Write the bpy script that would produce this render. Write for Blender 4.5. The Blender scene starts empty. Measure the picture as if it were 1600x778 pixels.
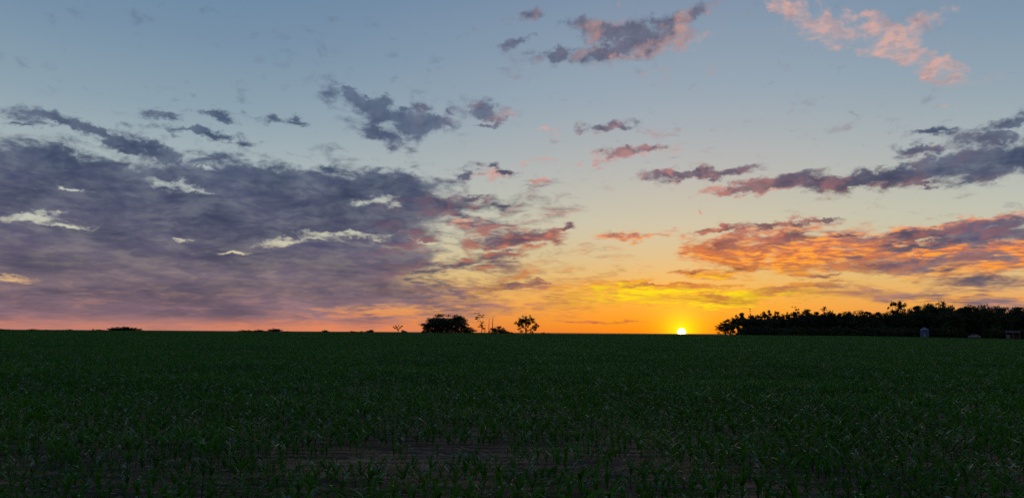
import bpy, bmesh, math, random
import numpy as np
from mathutils import Vector, Matrix
rad = math.radians
S = bpy.context.scene
C = S.collection

# ------------------------------------------------------------------ camera
CAM_H, PITCH, ROLL, FPX = 2.5, 6.15, 0.36, 1202.0      # metres, degrees, degrees, focal length in photograph pixels
cam_data = bpy.data.cameras.new('camera')
cam_data.sensor_width = 36.0
cam_data.lens = 36.0 * FPX / 1600.0
cam_data.clip_start, cam_data.clip_end = 0.1, 30000
cam = bpy.data.objects.new('camera', cam_data); C.objects.link(cam)
cam.matrix_world = Matrix.Translation((0, 0, CAM_H)) @ (Matrix.Rotation(rad(90 + PITCH), 4, 'X') @ Matrix.Rotation(rad(ROLL), 4, 'Z'))
S.camera = cam
CM = cam.matrix_world.to_3x3()

def azel(px, py):
    """compass bearing from north (+Y) and elevation, degrees, of a point of the photograph"""
    d = (CM @ Vector(((px - 800) / FPX, (389 - py) / FPX, -1))).normalized()
    return math.degrees(math.atan2(d.x, d.y)), math.degrees(math.asin(d.z))

SUN_AZ, SUN_EL = azel(1065, 523)
SUN_EL = 0.06

# ------------------------------------------------------------------ node helper
class NB:
    def __init__(s, tree): s.t = tree; s.n = tree.nodes; s.l = tree.links
    def _in(s, sock, v):
        if isinstance(v, bpy.types.NodeSocket): s.l.new(v, sock)
        elif v is not None: sock.default_value = v
    def node(s, typ, **kw):
        n = s.n.new(typ)
        for k, v in kw.items(): setattr(n, k, v)
        return n
    def m(s, op, a, b=None, c=None, clamp=False):
        n = s.node('ShaderNodeMath', operation=op, use_clamp=clamp)
        for i, v in enumerate((a, b, c)): s._in(n.inputs[i], v)
        return n.outputs[0]
    def vm(s, op, a, b=None, out=0):
        n = s.node('ShaderNodeVectorMath', operation=op)
        s._in(n.inputs[0], a); s._in(n.inputs[1], b)
        return n.outputs[out]
    def vma(s, a, b, c):
        n = s.node('ShaderNodeVectorMath', operation='MULTIPLY_ADD')
        for i, v in enumerate((a, b, c)): s._in(n.inputs[i], v)
        return n.outputs[0]
    def scale(s, a, f):
        n = s.node('ShaderNodeVectorMath', operation='SCALE')
        s._in(n.inputs[0], a); s._in(n.inputs['Scale'], f)
        return n.outputs[0]
    def comb(s, x, y, z):
        n = s.node('ShaderNodeCombineXYZ')
        for i, v in enumerate((x, y, z)): s._in(n.inputs[i], v)
        return n.outputs[0]
    def sep(s, v):
        n = s.node('ShaderNodeSeparateXYZ'); s._in(n.inputs[0], v); return n.outputs
    def noise(s, vec, sc, det=5, rough=.5, dist=0, col=False, lac=2.0):
        n = s.node('ShaderNodeTexNoise')
        s._in(n.inputs['Vector'], vec); n.inputs['Scale'].default_value = sc
        n.inputs['Detail'].default_value = det; n.inputs['Roughness'].default_value = rough
        n.inputs['Distortion'].default_value = dist; n.inputs['Lacunarity'].default_value = lac
        return n.outputs[1 if col else 0]
    def mr(s, v, a, b, c=0., d=1., smooth=True):
        n = s.node('ShaderNodeMapRange', interpolation_type='SMOOTHSTEP' if smooth else 'LINEAR')
        for i, x in enumerate((v, a, b, c, d)): s._in(n.inputs[i], x)
        return n.outputs[0]
    def mix(s, f, a, b, mode='MIX'):
        n = s.node('ShaderNodeMix', data_type='RGBA', blend_type=mode)
        s._in(n.inputs[0], f); s._in(n.inputs[6], a); s._in(n.inputs[7], b)
        return n.outputs[2]
    def ramp(s, v, stops, interp='LINEAR'):
        n = s.node('ShaderNodeValToRGB'); r = n.color_ramp; r.interpolation = interp
        while len(r.elements) > 1: r.elements.remove(r.elements[-1])
        for i, (p, c) in enumerate(stops):
            e = r.elements[0] if i == 0 else r.elements.new(p)
            e.position = p; e.color = c
        s._in(n.inputs[0], v)
        return n.outputs[0]

def lin(r, g, b):
    f = lambda v: v / 12.92 if v <= .04045 else ((v + .055) / 1.055) ** 2.4
    return (f(r / 255), f(g / 255), f(b / 255), 1.)

# ------------------------------------------------------------------ sky
W = bpy.data.worlds.new('World'); S.world = W; W.use_nodes = True
W.node_tree.nodes.clear()
b = NB(W.node_tree)
W.cycles.sampling_method = 'MANUAL'; W.cycles.sample_map_resolution = 512

dirv = b.node('ShaderNodeTexCoord').outputs['Generated']
dx, dy, dz = b.sep(dirv)
el = b.m('MULTIPLY', b.m('ARCSINE', dz), 57.2958)
az = b.m('MULTIPLY', b.m('ARCTAN2', dx, dy), 57.2958)
hyp = b.m('SQRT', b.m('ADD', b.m('MULTIPLY', dx, dx), b.m('ADD', b.m('MULTIPLY', dy, dy), 1e-6)))
elp = b.m('MAXIMUM', el, 0.)
# cloud-deck coordinates: degrees round the compass, and a height that packs together towards the horizon
V = b.m('MULTIPLY', b.m('LOGARITHM', b.m('ADD', elp, 4.), math.e), 26.)
P = b.comb(b.m('MULTIPLY', b.m('DIVIDE', dx, hyp), 57.3), b.m('MULTIPLY', b.m('DIVIDE', dy, hyp), 57.3), V)
warp = b.vm('SUBTRACT', b.noise(P, .16, 3, .55, col=True), (.5, .5, .5))
A2 = b.comb(az, el, 0.)
wv = b.vm('MULTIPLY', warp, (5.5, 2.6, 0.))
wlow = b.mr(el, 0., 10., .35, 1., False)
fray = b.vm('MULTIPLY', b.vm('SUBTRACT', b.noise(P, .75, 4, .65, col=True), (.5, .5, .5)), (3.4, 1.7, 0.))
A2 = b.vm('ADD', A2, b.scale(b.vm('ADD', wv, fray), wlow))
Pw = b.vm('ADD', P, b.scale(warp, 3.))

def blobs(lst, k=.22):
    """distance field of a group of cloud banks; each is (x, y, rx, ry, tilt, thinness) as read off the photograph"""
    acc = None
    for (x, y, rx, ry, rot, thin) in lst:
        a0, e0 = azel(x, y)
        rx, ry = rx * 1.4, ry * 1.45
        sa = abs(azel(x + 5, y)[0] - azel(x - 5, y)[0]) / 10; se = abs(azel(x, y - 5)[1] - azel(x, y + 5)[1]) / 10
        n = b.node('ShaderNodeMapping', vector_type='TEXTURE')
        b.l.new(A2 if acc is None else b.vma(acc, (1e-9,) * 3, A2), n.inputs[0])   # chained, so that Cycles works the banks off one by one
        n.inputs['Location'].default_value = (a0, e0, 0)
        n.inputs['Rotation'].default_value = (0, 0, rad(rot))
        n.inputs['Scale'].default_value = (rx * sa, ry * se, 1)
        d = b.vm('LENGTH', n.outputs[0], out=1)
        if thin: d = b.m('ADD', d, thin)
        acc = d if acc is None else b.m('SMOOTH_MIN', acc, d, k)
    return acc

DARK = [
 (70,268,190,24,0,-0.4),(215,308,230,36,-4,-0.4),(60,330,130,30,0,-0.4),(400,292,110,26,2,-0.4),(455,322,170,32,-6,-0.4),(628,286,78,17,3,0),
 (660,345,110,19,6,-0.4),(560,352,90,22,0,0.05),(180,372,300,40,0,-0.4),(60,410,170,50,0,-0.4),(350,412,290,40,0,-0.4),(540,420,100,28,0,-.2),(230,462,380,28,0,-0.4),
 (560,455,90,16,0,0),(230,488,300,11,0,-.4),(500,462,110,20,-2,-.4),(590,425,70,22,0,-.2),(560,300,110,22,0,-.2),(660,330,80,18,6,-.2),(52,243,80,7,0,0),(10,182,40,4,0,0.1),(90,188,70,10,-8,0),(140,200,35,8,-10,0.1),
 (185,222,60,12,-18,.05),(240,238,60,12,-22,.05),(275,258,45,8,-20,.15),(320,218,70,7,0,.1),(350,192,40,8,0,.2),(265,196,35,7,0,.3),
 (395,260,50,12,-10,.35),(430,192,40,8,0,.4),(470,190,25,6,0,.45),
 (545,141,20,5,0,.1),(553,160,26,15,-20,-.1),(578,158,30,17,0,.1),(580,188,26,10,0,.05),(588,215,30,11,-15,0),(622,169,16,8,0,.05),(640,200,36,14,-5,0),
 (660,168,14,8,0,.1),(675,188,26,10,-10,0),(699,203,15,8,-20,.2),(610,185,62,28,0,.28),(665,195,45,14,-8,0),(570,175,36,24,-20,.1),
 (708,176,14,9,0,.3),(748,175,30,13,0,.05),(775,190,18,9,25,.2),(757,198,20,5,12,.15),
 (731,272,20,8,12,.15),(775,266,18,8,-15,.3),(733,309,24,7,8,.1),(700,318,25,12,0,.2),
 (800,374,62,11,5,0),(770,384,36,5,8,.1),(880,349,18,4,0,.05),(785,400,46,8,0,.1),(750,410,50,9,0,.1),(700,398,30,5,0,.25),
 (700,452,90,8,3,.1),(800,450,60,6,6,.05),(845,440,28,3,0,.15),(640,480,65,5,0,.15),(940,503,90,2.2,0,.2),(610,466,60,5,0,.2),
 (975,44,62,11,-2,-.2),(920,38,34,9,0,.15),(975,72,44,11,10,-.1),(1080,12,52,12,20,.1),(885,88,34,10,8,.1),(820,64,34,9,12,.3),(830,25,34,12,0,.35),(1010,60,95,24,12,.25),
 (955,199,38,6,0,.1),(905,206,30,10,0,.5),(965,237,26,7,3,.05),(1005,231,34,7,8,.2),(1085,269,62,6,3,-.2),
 (1455,208,34,6,0,.15),(1580,186,50,12,18,.1),(1555,213,60,11,3,.1),(1560,248,95,20,5,-.3),(1450,264,90,12,9,-.3),(1430,240,45,9,0,.15),(1330,286,66,9,2,-.2),(1390,274,60,9,6,-.2),
 (1210,288,52,8,4,-.2),(1150,296,30,5,8,.1),(1265,285,24,6,0,.2),(1435,291,30,3,0,.3),(1360,276,40,8,6,.15),
 (1130,363,36,4,12,.1),(1225,352,60,6,7,.05),(1290,343,30,4,6,.1),(1240,372,44,9,6,.05),(1213,382,28,9,0,.1),(1130,385,40,10,0,.25),(1165,418,32,6,0,.2),
 (1330,366,24,4,0,.15),(1480,360,120,7,2,-.1),(1560,370,90,11,0,-.05),(1450,380,80,6,0,0),(1360,400,50,8,0,.2),(1400,415,100,11,0,.05),(1520,405,60,8,0,.2),
 (1085,426,30,3.5,4,.2),(1270,433,26,4,0,.1),(1300,430,40,3,0,.4),(1250,452,100,6,2,.15),(1380,458,130,10,0,.2),(1530,440,110,14,0,.4),(1560,475,100,14,0,.35),
 (1100,452,24,3,0,.1),(1105,467,65,5,0,-.1),(1060,449,90,2,0,.1),
]
LIT = [
 (1240,16,30,7,-20,-.1),(1272,34,30,11,-30,-.2),(1305,50,44,10,-12,-.2),(1345,60,46,13,-8,-.2),(1385,64,30,18,10,-.1),(1385,80,36,10,-10,-.2),(1425,88,44,10,-10,-.2),
 (1460,102,44,12,-18,-.2),(1495,112,30,16,-10,-.1),(1450,68,30,9,-10,.2),(1480,80,30,14,0,.35),(1330,30,50,12,0,.45),(1440,30,60,16,15,.45),(1490,12,40,16,0,.6),
 (1485,162,22,3.5,3,.25),(1580,60,20,8,0,.75),
 (1020,76,50,8,8,.2),(1075,50,56,20,20,.4),(985,236,55,9,8,.1),(900,210,40,14,0,.6),(880,254,9,4,0,.1),(918,256,6,9,0,.25),(770,182,40,16,0,.4),(845,210,50,7,-6,.5),
 (740,272,26,9,5,.3),(770,270,20,10,0,.4),(830,256,20,5,3,.35),(828,287,14,4,4,.25),(745,309,16,5,10,.15),(985,372,45,4.5,3,.1),(985,380,8,6,0,.3),(1085,274,50,4,3,.3),
 (1050,362,6,3,0,.3),(1092,340,5,4,0,.25),(1112,297,18,6,10,.0),(1165,305,18,4,0,.35),(1390,290,50,4,5,.2),(1205,300,45,4,2,.2),(1270,287,14,5,0,.1),
 (735,352,34,7,6,.3),(820,376,60,9,5,.25),(872,352,20,5,8,.1),(690,460,120,5,2,.35),
 (1150,372,50,8,6,.15),(1230,360,80,10,5,.15),(1290,348,36,6,6,.15),(1145,394,46,15,0,-.3),(1230,398,95,20,0,-.3),(1330,388,90,20,0,-.3),(1420,398,120,16,0,-.3),(1540,400,120,24,0,-.3),(1480,352,130,8,2,-.1),
 (1550,350,90,8,0,.3),(1130,428,66,6,3,.1),(1240,420,80,5,0,.25),
 (990,456,90,8,-4,-.2),(1070,464,120,11,0,-.3),(1110,478,100,5,0,0.),(960,448,60,5,6,.1),(1170,458,150,10,0,0.),(1000,443,30,4,6,0),(1330,462,180,12,0,.35),(1500,470,130,20,0,.35),(1020,480,100,5,0,.45),
]
HOLES = [(s_[0], s_[1], s_[2] * .6, s_[3] * .4, s_[4], s_[5]) for s_ in [(281,295,45,13,-8,0),(50,340,62,8,0,0),(288,370,20,4,0,0),(366,389,24,4,0,0),(440,378,42,7,4,0),
 (18,441,40,9,-4,0),(545,367,62,6,4,0),(604,316,38,11,8,0),(660,375,26,6,0,0),(722,372,60,46,20,0),(745,430,100,26,4,0),(705,398,40,20,0,0),(610,484,150,14,3,.1),(800,338,110,30,8,0),(330,262,20,6,0,.1),(120,300,20,4,0,.2),(470,374,60,5,2,.1),(100,348,60,4,0,.15),(310,302,26,8,-10,.1)]]
nA = b.noise(Pw, .34, 7, .56)
nA2 = b.noise(b.vm('ADD', Pw, (.7, 0., -1.0)), .34, 7, .56)       # the same billows a little nearer the sun
nF = b.noise(b.vm('MULTIPLY', Pw, (.62, .62, 1.05)), 1.0, 6, .62)     # streaky fine fibre
fine = b.m('MULTIPLY_ADD', nF, .52, b.m('MULTIPLY', nA, .48))
dD, dL, dH = blobs(DARK), blobs(LIT), blobs(HOLES, .1)
# away from the banks in view the same broken deck goes on round the compass
elsewhere = b.mr(b.noise(P, .035, 4, .55), .5, .72)
rear = b.m('MULTIPLY', elsewhere, b.mr(b.m('ABSOLUTE', az), 36., 60.))
high = b.m('MULTIPLY', elsewhere, b.mr(el, 27., 38.))
spread = b.m('MULTIPLY', b.m('MAXIMUM', rear, high), .9)
bankD = b.m('MAXIMUM', b.m('MULTIPLY_ADD', dD, -1.7, 1.85), b.m('MULTIPLY_ADD', spread, 1.1, -.5))
bankD = b.m('MAXIMUM', b.m('MINIMUM', bankD, 1.3), -1.2)
bankD = b.m('MINIMUM', bankD, b.m('MULTIPLY_ADD', dH, .8, -.2))
bankL = b.m('MAXIMUM', b.m('MINIMUM', b.m('MULTIPLY_ADD', dL, -1.5, 1.7), b.mr(el, 8., 12., 1.5, .75)), -1.2)
covD = b.m('ADD', bankD, b.m('MULTIPLY', b.m('SUBTRACT', fine, .52), b.mr(el, 9., 14., 6., 7.4)))
covL = b.m('ADD', bankL, b.m('MULTIPLY', b.m('SUBTRACT', b.m('MULTIPLY_ADD', nF, .6, b.m('MULTIPLY', nA2, .4)), .52), 6.))
aD = b.mr(covD, -.35, b.mr(el, 12., 17., 1.0, 1.25))
aL = b.mr(covL, -.1, b.mr(el, 12., 17., 1.25, 1.5))

# clear sky: one fade with height towards the sun, one away from it
daz = b.m('ABSOLUTE', b.m('SUBTRACT', az, SUN_AZ))
daz = b.m('MINIMUM', daz, b.m('SUBTRACT', 360., daz))
t = b.m('DIVIDE', elp, 90.)
def R(*st): return [(e / 90., lin(*c)) for e, c in st]
near_sky = b.ramp(t, R((0,(255,140,25)),(.8,(255,160,36)),(2,(252,176,66)),(3.6,(238,190,104)),(5.5,(221,200,148)),(8,(206,204,178)),(12,(186,191,188)),(17,(158,176,189)),(24,(131,153,177)),(40,(88,116,150)),(90,(58,82,122))))
far_sky = b.ramp(t, R((0,(206,126,108)),(1.2,(222,142,114)),(2.6,(236,182,128)),(4.2,(222,202,152)),(7,(204,206,190)),(11,(178,191,192)),(15,(149,171,184)),(20,(125,152,176)),(24,(112,142,172)),(40,(80,108,144)),(90,(54,76,116))))
rear_sky = b.ramp(t, R((0,(92,92,118)),(3,(122,112,134)),(7,(140,126,144)),(14,(120,128,152)),(25,(92,114,146)),(90,(50,72,112))))
sky = b.mix(b.mr(daz, 1., 36.), near_sky, far_sky)
sky = b.mix(b.mr(daz, 60., 150.), sky, rear_sky)
nish = b.node('ShaderNodeTexSky', sky_type='NISHITA', sun_disc=False)
nish.sun_elevation = rad(SUN_EL); nish.sun_rotation = rad(SUN_AZ)
nish.air_density = 1.0; nish.dust_density = 1.5; nish.ozone_density = 2.0
sky = b.mix(.12, sky, b.scale(nish.outputs[0], .12))
# glow round the sun
sd = (math.sin(rad(SUN_AZ)) * math.cos(rad(SUN_EL)), math.cos(rad(SUN_AZ)) * math.cos(rad(SUN_EL)), math.sin(rad(SUN_EL)))
ang = b.m('MULTIPLY', b.m('ARCCOSINE', b.m('MINIMUM', b.vm('DOT_PRODUCT', b.vm('NORMALIZE', dirv), sd, out=1), .9999999)), 57.2958)
g1 = b.m('EXPONENT', b.m('MULTIPLY', b.m('POWER', b.m('DIVIDE', ang, 1.), 1.2), -1.))
g2 = b.m('EXPONENT', b.m('MULTIPLY', b.m('DIVIDE', ang, 6.), -1.))
sky = b.mix(1., sky, b.scale((1., .2, -.02), b.m('MULTIPLY', g2, .22)), 'ADD')

# clouds: dusky bodies, underlit near the sun
lowm = b.mr(el, 1., 13.)
tv = b.m('DIVIDE', elp, 30.)
def R3(*st): return [(e / 30., lin(*c)) for e, c in st]
body_far = b.ramp(tv, R3((0,(146,112,116)),(1.2,(124,103,115)),(3,(106,95,112)),(6,(82,81,107)),(9,(68,74,102)),(12,(72,84,110)),(17,(92,106,130)),(24,(96,106,128))))
body_near = b.ramp(tv, R3((0,(226,112,48)),(2,(206,122,62)),(4,(168,92,62)),(6,(152,82,72)),(9,(104,78,92)),(13,(98,90,108)),(18,(106,106,126)),(24,(104,106,126))))
body = b.mix(b.mr(daz, 2., 19.), body_near, body_far)
body0 = body
thick = b.mr(covD, .2, 2.)
thin_col = b.mix(.5, body, sky)
body = b.mix(thick, b.mix(.13, body, sky), b.scale(body, .94))
body = b.mix(1., body, b.ramp(b.noise(Pw, .22, 5, .6), [(.34, (.66,.72,.8,1)), (.66, (1.3,1.24,1.2,1))]), 'MULTIPLY')
under = b.m('MULTIPLY', b.mr(b.m('SUBTRACT', nA, nA2), -.05, .12), b.mr(nF, .35, .62, .35, 1.))               # faces turned to the low sun
lit_col = b.mix(b.mr(daz, 3., 30.), b.ramp(tv, R3((0,(255,170,30)),(2.5,(255,205,36)),(3.6,(255,166,40)),(5.5,(252,136,50)),(8,(232,148,120)),(12,(222,154,140)),(18,(236,178,158)),(24,(232,178,160)))),
                b.ramp(tv, R3((0,(240,140,92)),(3,(248,142,56)),(6,(248,128,62)),(8,(216,140,120)),(12,(214,154,144)),(19,(230,174,156)),(24,(226,172,158)))))
amt = b.m('MULTIPLY', under, b.m('MULTIPLY', b.mr(daz, 8., 26., .75, .0), b.m('MAXIMUM', b.mr(el, 8., 11., 1., .35), b.mr(daz, 12., 3., 0., .9))))
body = b.mix(amt, body, b.mix(.25, lit_col, body0))
hot = b.m('MULTIPLY', b.mr(covL, .6, 1.9), b.mr(nF, .38, .58, .25, .95))
streaks = b.noise(b.vm('MULTIPLY', Pw, (.7, .7, 1.6)), 1.35, 5, .6)
dull = b.mix(b.mr(el, 8., 12.), b.mix(.65, lit_col, body0), b.mix(.4, lit_col, b.mix(.5, body0, sky)))
bright = b.mix(b.m('MULTIPLY', b.mr(streaks, .5, .62), b.m('MULTIPLY', b.mr(el, 9., 6.), b.mr(daz, 30., 5., .6, 1.))), lit_col, lin(255, 166, 46))
litc = b.mix(b.mr(streaks, .40, .56), dull, bright)
yel = b.m('MULTIPLY', b.mr(daz, 3., 16., 1., 0.), b.m('MULTIPLY', b.mr(el, 4.8, 3.2), hot))
litc = b.mix(yel, litc, lin(255, 238, 30))
out = b.mix(b.m('MULTIPLY', aL, b.mr(el, 8., 13., .92, .75)), sky, litc)
opD = b.m('MULTIPLY', b.m('MULTIPLY', aD, b.m('MAXIMUM', b.mr(nF, .3, .6, .8, 1.), b.mr(bankD, .5, 1.))), b.mr(bankD, -.1, .5, .78, .99))
opD = b.m('MAXIMUM', opD, b.m('MULTIPLY', b.mr(bankD, .45, 1.1), b.mr(el, 1., 3.5, .88, .97)))
out = b.mix(opD, out, body)
out = b.mix(b.m('MULTIPLY', yel, .55), out, lin(255, 215, 20))
# low veil along the horizon
veil = b.m('MULTIPLY', b.mr(el, 1.1, .1), b.mr(daz, 10., 30., .0, .6))
out = b.mix(veil, out, b.mix(b.mr(daz, 18., 46.), lin(250, 145, 85), lin(192, 128, 114)))
out = b.mix(1., out, b.scale((1.5, .95, .0), b.m('MULTIPLY', g1, .85)), 'ADD')
disc = b.mr(ang, .34, .18)
out = b.mix(1., out, b.scale((9., 6.6, 3.), disc), 'ADD')
# below the horizon: dark land
out = b.mix(b.mr(el, -.3, -1.5), out, (.012, .014, .01, 1))
bg = b.node('ShaderNodeBackground'); bg.inputs['Strength'].default_value = 1.0
b.l.new(out, bg.inputs['Color'])
ow = b.node('ShaderNodeOutputWorld'); b.l.new(bg.outputs[0], ow.inputs['Surface'])

# ------------------------------------------------------------------ sun
sl = bpy.data.lights.new('sun', 'SUN'); sl.energy = 2.5; sl.angle = rad(.53); sl.color = (1., .48, .16)
so = bpy.data.objects.new('sun', sl); C.objects.link(so)
so.rotation_euler = Vector(sd).to_track_quat('Z', 'Y').to_euler()
S.view_settings.view_transform = 'Standard'; S.view_settings.look = 'None'
S.view_settings.exposure = 0; S.view_settings.gamma = 1
S.render.engine = 'CYCLES'
S.cycles.max_bounces = 5; S.cycles.diffuse_bounces = 2; S.cycles.glossy_bounces = 2; S.cycles.transmission_bounces = 3
S.cycles.use_denoising = False

# ------------------------------------------------------------------ materials
def material(name):
    m = bpy.data.materials.new(name); m.use_nodes = True
    nb = NB(m.node_tree); p = m.node_tree.nodes['Principled BSDF']
    return m, nb, p
def pos(nb): return nb.node('ShaderNodeNewGeometry').outputs['Position']

def soil_material():
    m, nb, p = material('soil')
    P_ = pos(nb)
    streak = nb.noise(nb.vm('MULTIPLY', P_, (.45, 4.2, 1.)), 1.0, 5, .6)
    big = nb.noise(P_, .22, 4, .55)
    fine_ = nb.noise(P_, 9., 5, .65)
    c = nb.mix(nb.mr(streak, .38, .62), (.050, .027, .016, 1), (.30, .150, .078, 1))
    c = nb.mix(nb.mr(big, .42, .62), c, nb.mix(.55, c, (.016, .014, .015, 1)))
    c = nb.mix(1., c, nb.ramp(fine_, [(.3, (.5,.5,.5,1)), (.7, (1.4,1.36,1.3,1))]), 'MULTIPLY')
    far_ = nb.mr(nb.vm('LENGTH', P_, out=1), 330., 380.)
    c = nb.mix(far_, c, (.018, .040, .012, 1))
    nb._in(p.inputs['Base Color'], c); p.inputs['Roughness'].default_value = .9
    p.inputs['Specular IOR Level'].default_value = .2
    bp = nb.node('ShaderNodeBump'); bp.inputs['Strength'].default_value = .8; bp.inputs['Distance'].default_value = .03
    nb._in(bp.inputs['Height'], fine_); nb._in(p.inputs['Normal'], bp.outputs[0])
    return m

def leaf_material(name, dark, light, patch_scale=.09, rough=.42, spec=.5, trans=.12, tc=None, waxy=False):
    m, nb, p = material(name)
    P_ = pos(nb)
    n1 = nb.noise(nb.vm('MULTIPLY', P_, (1., 1.8, 0.)), patch_scale, 4, .6)
    n2 = nb.noise(P_, 2.3, 3, .6)
    f = nb.mr(nb.m('MULTIPLY_ADD', n1, .65, nb.m('MULTIPLY', n2, .35)), .40, .60)
    c = nb.mix(f, dark, light)
    nb._in(p.inputs['Base Color'], c)
    p.inputs['Roughness'].default_value = rough; p.inputs['Specular IOR Level'].default_value = spec
    if waxy:                                        # patches of smooth waxy leaf that catch the sky
        w_ = nb.mr(nb.noise(P_, 6.5, 2, .5), .57, .64)
        nb._in(p.inputs['Roughness'], nb.m('MULTIPLY_ADD', w_, -.27, rough)); nb._in(p.inputs['Specular IOR Level'], nb.m('MULTIPLY_ADD', w_, .95, spec))
    if trans:
        tr = nb.node('ShaderNodeBsdfTranslucent'); nb._in(tr.inputs[0], tc or light)
        mx = nb.node('ShaderNodeMixShader'); mx.inputs[0].default_value = trans
        nb.l.new(p.outputs[0], mx.inputs[1]); nb.l.new(tr.outputs[0], mx.inputs[2])
        nb.l.new(mx.outputs[0], m.node_tree.nodes['Material Output'].inputs[0])
    return m

def plain_material(name, col, rough=.6, metal=0., spec=.4, var=.25, sc=3.):
    m, nb, p = material(name)
    n = nb.noise(pos(nb), sc, 4, .6)
    c = nb.mix(n, tuple(v * (1 - var) for v in col[:3]) + (1,), tuple(min(1, v * (1 + var)) for v in col[:3]) + (1,))
    nb._in(p.inputs['Base Color'], c)
    p.inputs['Roughness'].default_value = rough; p.inputs['Metallic'].default_value = metal
    p.inputs['Specular IOR Level'].default_value = spec
    return m

M_soil = soil_material()
M_corn = leaf_material('corn_leaf', (.016, .085, .004, 1), (.065, .19, .012, 1), rough=.45, spec=.04, trans=.32, tc=(.07, .22, .01, 1), waxy=True)
M_stalk = leaf_material('corn_stalk', (.020, .055, .012, 1), (.045, .085, .020, 1), trans=0, spec=.2)
M_straw = plain_material('dry_residue', (.30, .20, .12), .8)
M_foliage = leaf_material('tree_foliage', (.020, .040, .012, 1), (.045, .070, .020, 1), .5, .6, .25, .06)
M_foliage_dark = leaf_material('dark_tree_foliage', (.014, .026, .010, 1), (.028, .046, .016, 1), .5, .6, .25, .05)
M_bark = plain_material('bark', (.055, .042, .034), .9)
M_deadwood = plain_material('dead_wood', (.12, .10, .085), .9)
M_tin = plain_material('galvanised_steel', (.10, .14, .24), .5, .6, .4, .3)
M_tin_roof = plain_material('pale_roof_steel', (.18, .21, .28), .5, .5, .4, .2)
M_paint = plain_material('white_vehicle_paint', (.24, .20, .19), .4, 0, .4, .15)
M_glass = plain_material('dark_glass', (.02, .02, .025), .08, 0, .6, .1)
M_rubber = plain_material('rubber', (.02, .02, .02), .8)
M_wood = plain_material('grey_boards', (.16, .14, .14), .85)
M_red_boards = plain_material('barn_red_boards', (.10, .05, .045), .85)  # dark red boards of the shed's back wall

# ------------------------------------------------------------------ mesh and object helpers
rng = np.random.default_rng(7); random.seed(7)
def new_mesh(name, V_, F_, mat, smooth=False):
    me = bpy.data.meshes.new(name); me.from_pydata([tuple(map(float, v)) for v in V_], [], F_); me.update()
    if mat: me.materials.append(mat)
    if smooth: me.polygons.foreach_set('use_smooth', [True] * len(me.polygons))
    return me
def fast_mesh(name, V_, F_, mat):
    """numpy verts (n,3) and triangle/quad faces (m,k)"""
    V_ = np.asarray(V_, np.float32); F_ = np.asarray(F_, np.int32); k = F_.shape[1]
    me = bpy.data.meshes.new(name)
    me.vertices.add(len(V_)); me.vertices.foreach_set('co', V_.ravel())
    me.loops.add(F_.size); me.loops.foreach_set('vertex_index', F_.ravel())
    me.polygons.add(len(F_)); me.polygons.foreach_set('loop_start', np.arange(0, F_.size, k, dtype=np.int32))
    me.update(calc_edges=True)
    if mat: me.materials.append(mat)
    return me
def link(name, me, parent=None, loc=None):
    o = bpy.data.objects.new(name, me); C.objects.link(o)
    if parent: o.parent = parent
    if loc is not None: o.location = loc
    return o
def tag(o, label, cat, group=None, kind=None):
    if label: o['label'] = label
    if cat: o['category'] = cat
    if group: o['group'] = group
    if kind: o['kind'] = kind
    return o
def thing(name, label, cat, loc, rotz=0, scale=1, group=None):
    o = link(name, None, None, loc); o.rotation_euler.z = rotz
    o.scale = (scale,) * 3 if isinstance(scale, (int, float)) else scale
    o.empty_display_size = .3
    return tag(o, label, cat, group)
def copy_tree(root, loc, rotz, scale, label=None, group=None):
    r = root.copy(); C.objects.link(r); r.location = loc; r.rotation_euler = (0, 0, rotz)
    r.scale = (scale,) * 3 if isinstance(scale, (int, float)) else scale
    if label: r['label'] = label
    if group: r['group'] = group
    for ch in list(root.children):
        c = ch.copy(); C.objects.link(c); c.parent = r
    return r

# value noise for shaping the land and the stand of corn
def vnoise(x, y, seed=0):
    x = np.asarray(x, float); y = np.asarray(y, float)
    xi = np.floor(x).astype(np.int64); yi = np.floor(y).astype(np.int64); fx, fy = x - xi, y - yi
    fx = fx * fx * (3 - 2 * fx); fy = fy * fy * (3 - 2 * fy)
    def h(a, c):
        n = (a * 374761393 + c * 668265263 + seed * 1442695041) & 0x7fffffff
        n = ((n ^ (n >> 13)) * 1274126177) & 0x7fffffff
        return ((n ^ (n >> 16)) & 0xffff) / 65535.
    return (h(xi, yi) * (1 - fx) + h(xi + 1, yi) * fx) * (1 - fy) + (h(xi, yi + 1) * (1 - fx) + h(xi + 1, yi + 1) * fx) * fy
def fbm(x, y, o=4, seed=0):
    t_, a_, s_ = 0, .5, 0
    for i in range(o):
        t_ = t_ + a_ * vnoise(x * 2 ** i, y * 2 ** i, seed + i); s_ += a_; a_ *= .55
    return t_ / s_

# ------------------------------------------------------------------ land: a long gentle rise to a crest some 300 m off
R0 = 300.
E_AZ = [-180, -60, -33.5, -26.4, -18.3, -7.5, 2.4, 12.4, 16.2, 24.5, 30.1, 33.5, 60, 180]
E_EL = [-.10, -.10, -.098, -.095, -.134, -.116, -.149, -.130, -.126, -.130, -.207, -.253, -.26, -.10]
def land(x, y):
    x = np.asarray(x, float); y = np.asarray(y, float)
    r = np.hypot(x, y); a = np.degrees(np.arctan2(x, y))
    crest = CAM_H - .30 + R0 * np.tan(np.radians(np.interp(a, E_AZ, E_EL)))
    k = np.clip(r / R0, 0, 1)
    z = crest * (k ** 1.25 * (1 - .12 * np.sin(np.pi * k)))
    z = np.where(r > R0, crest - np.minimum((r - R0) ** 1.15 * .0016, 6.), z)
    z = z + (fbm(x * .03, y * .03, 3, 5) - .5) * .22 * np.clip(1 - r / R0, 0, 1) * np.clip(r / 20, 0, 1)
    return z
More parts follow.
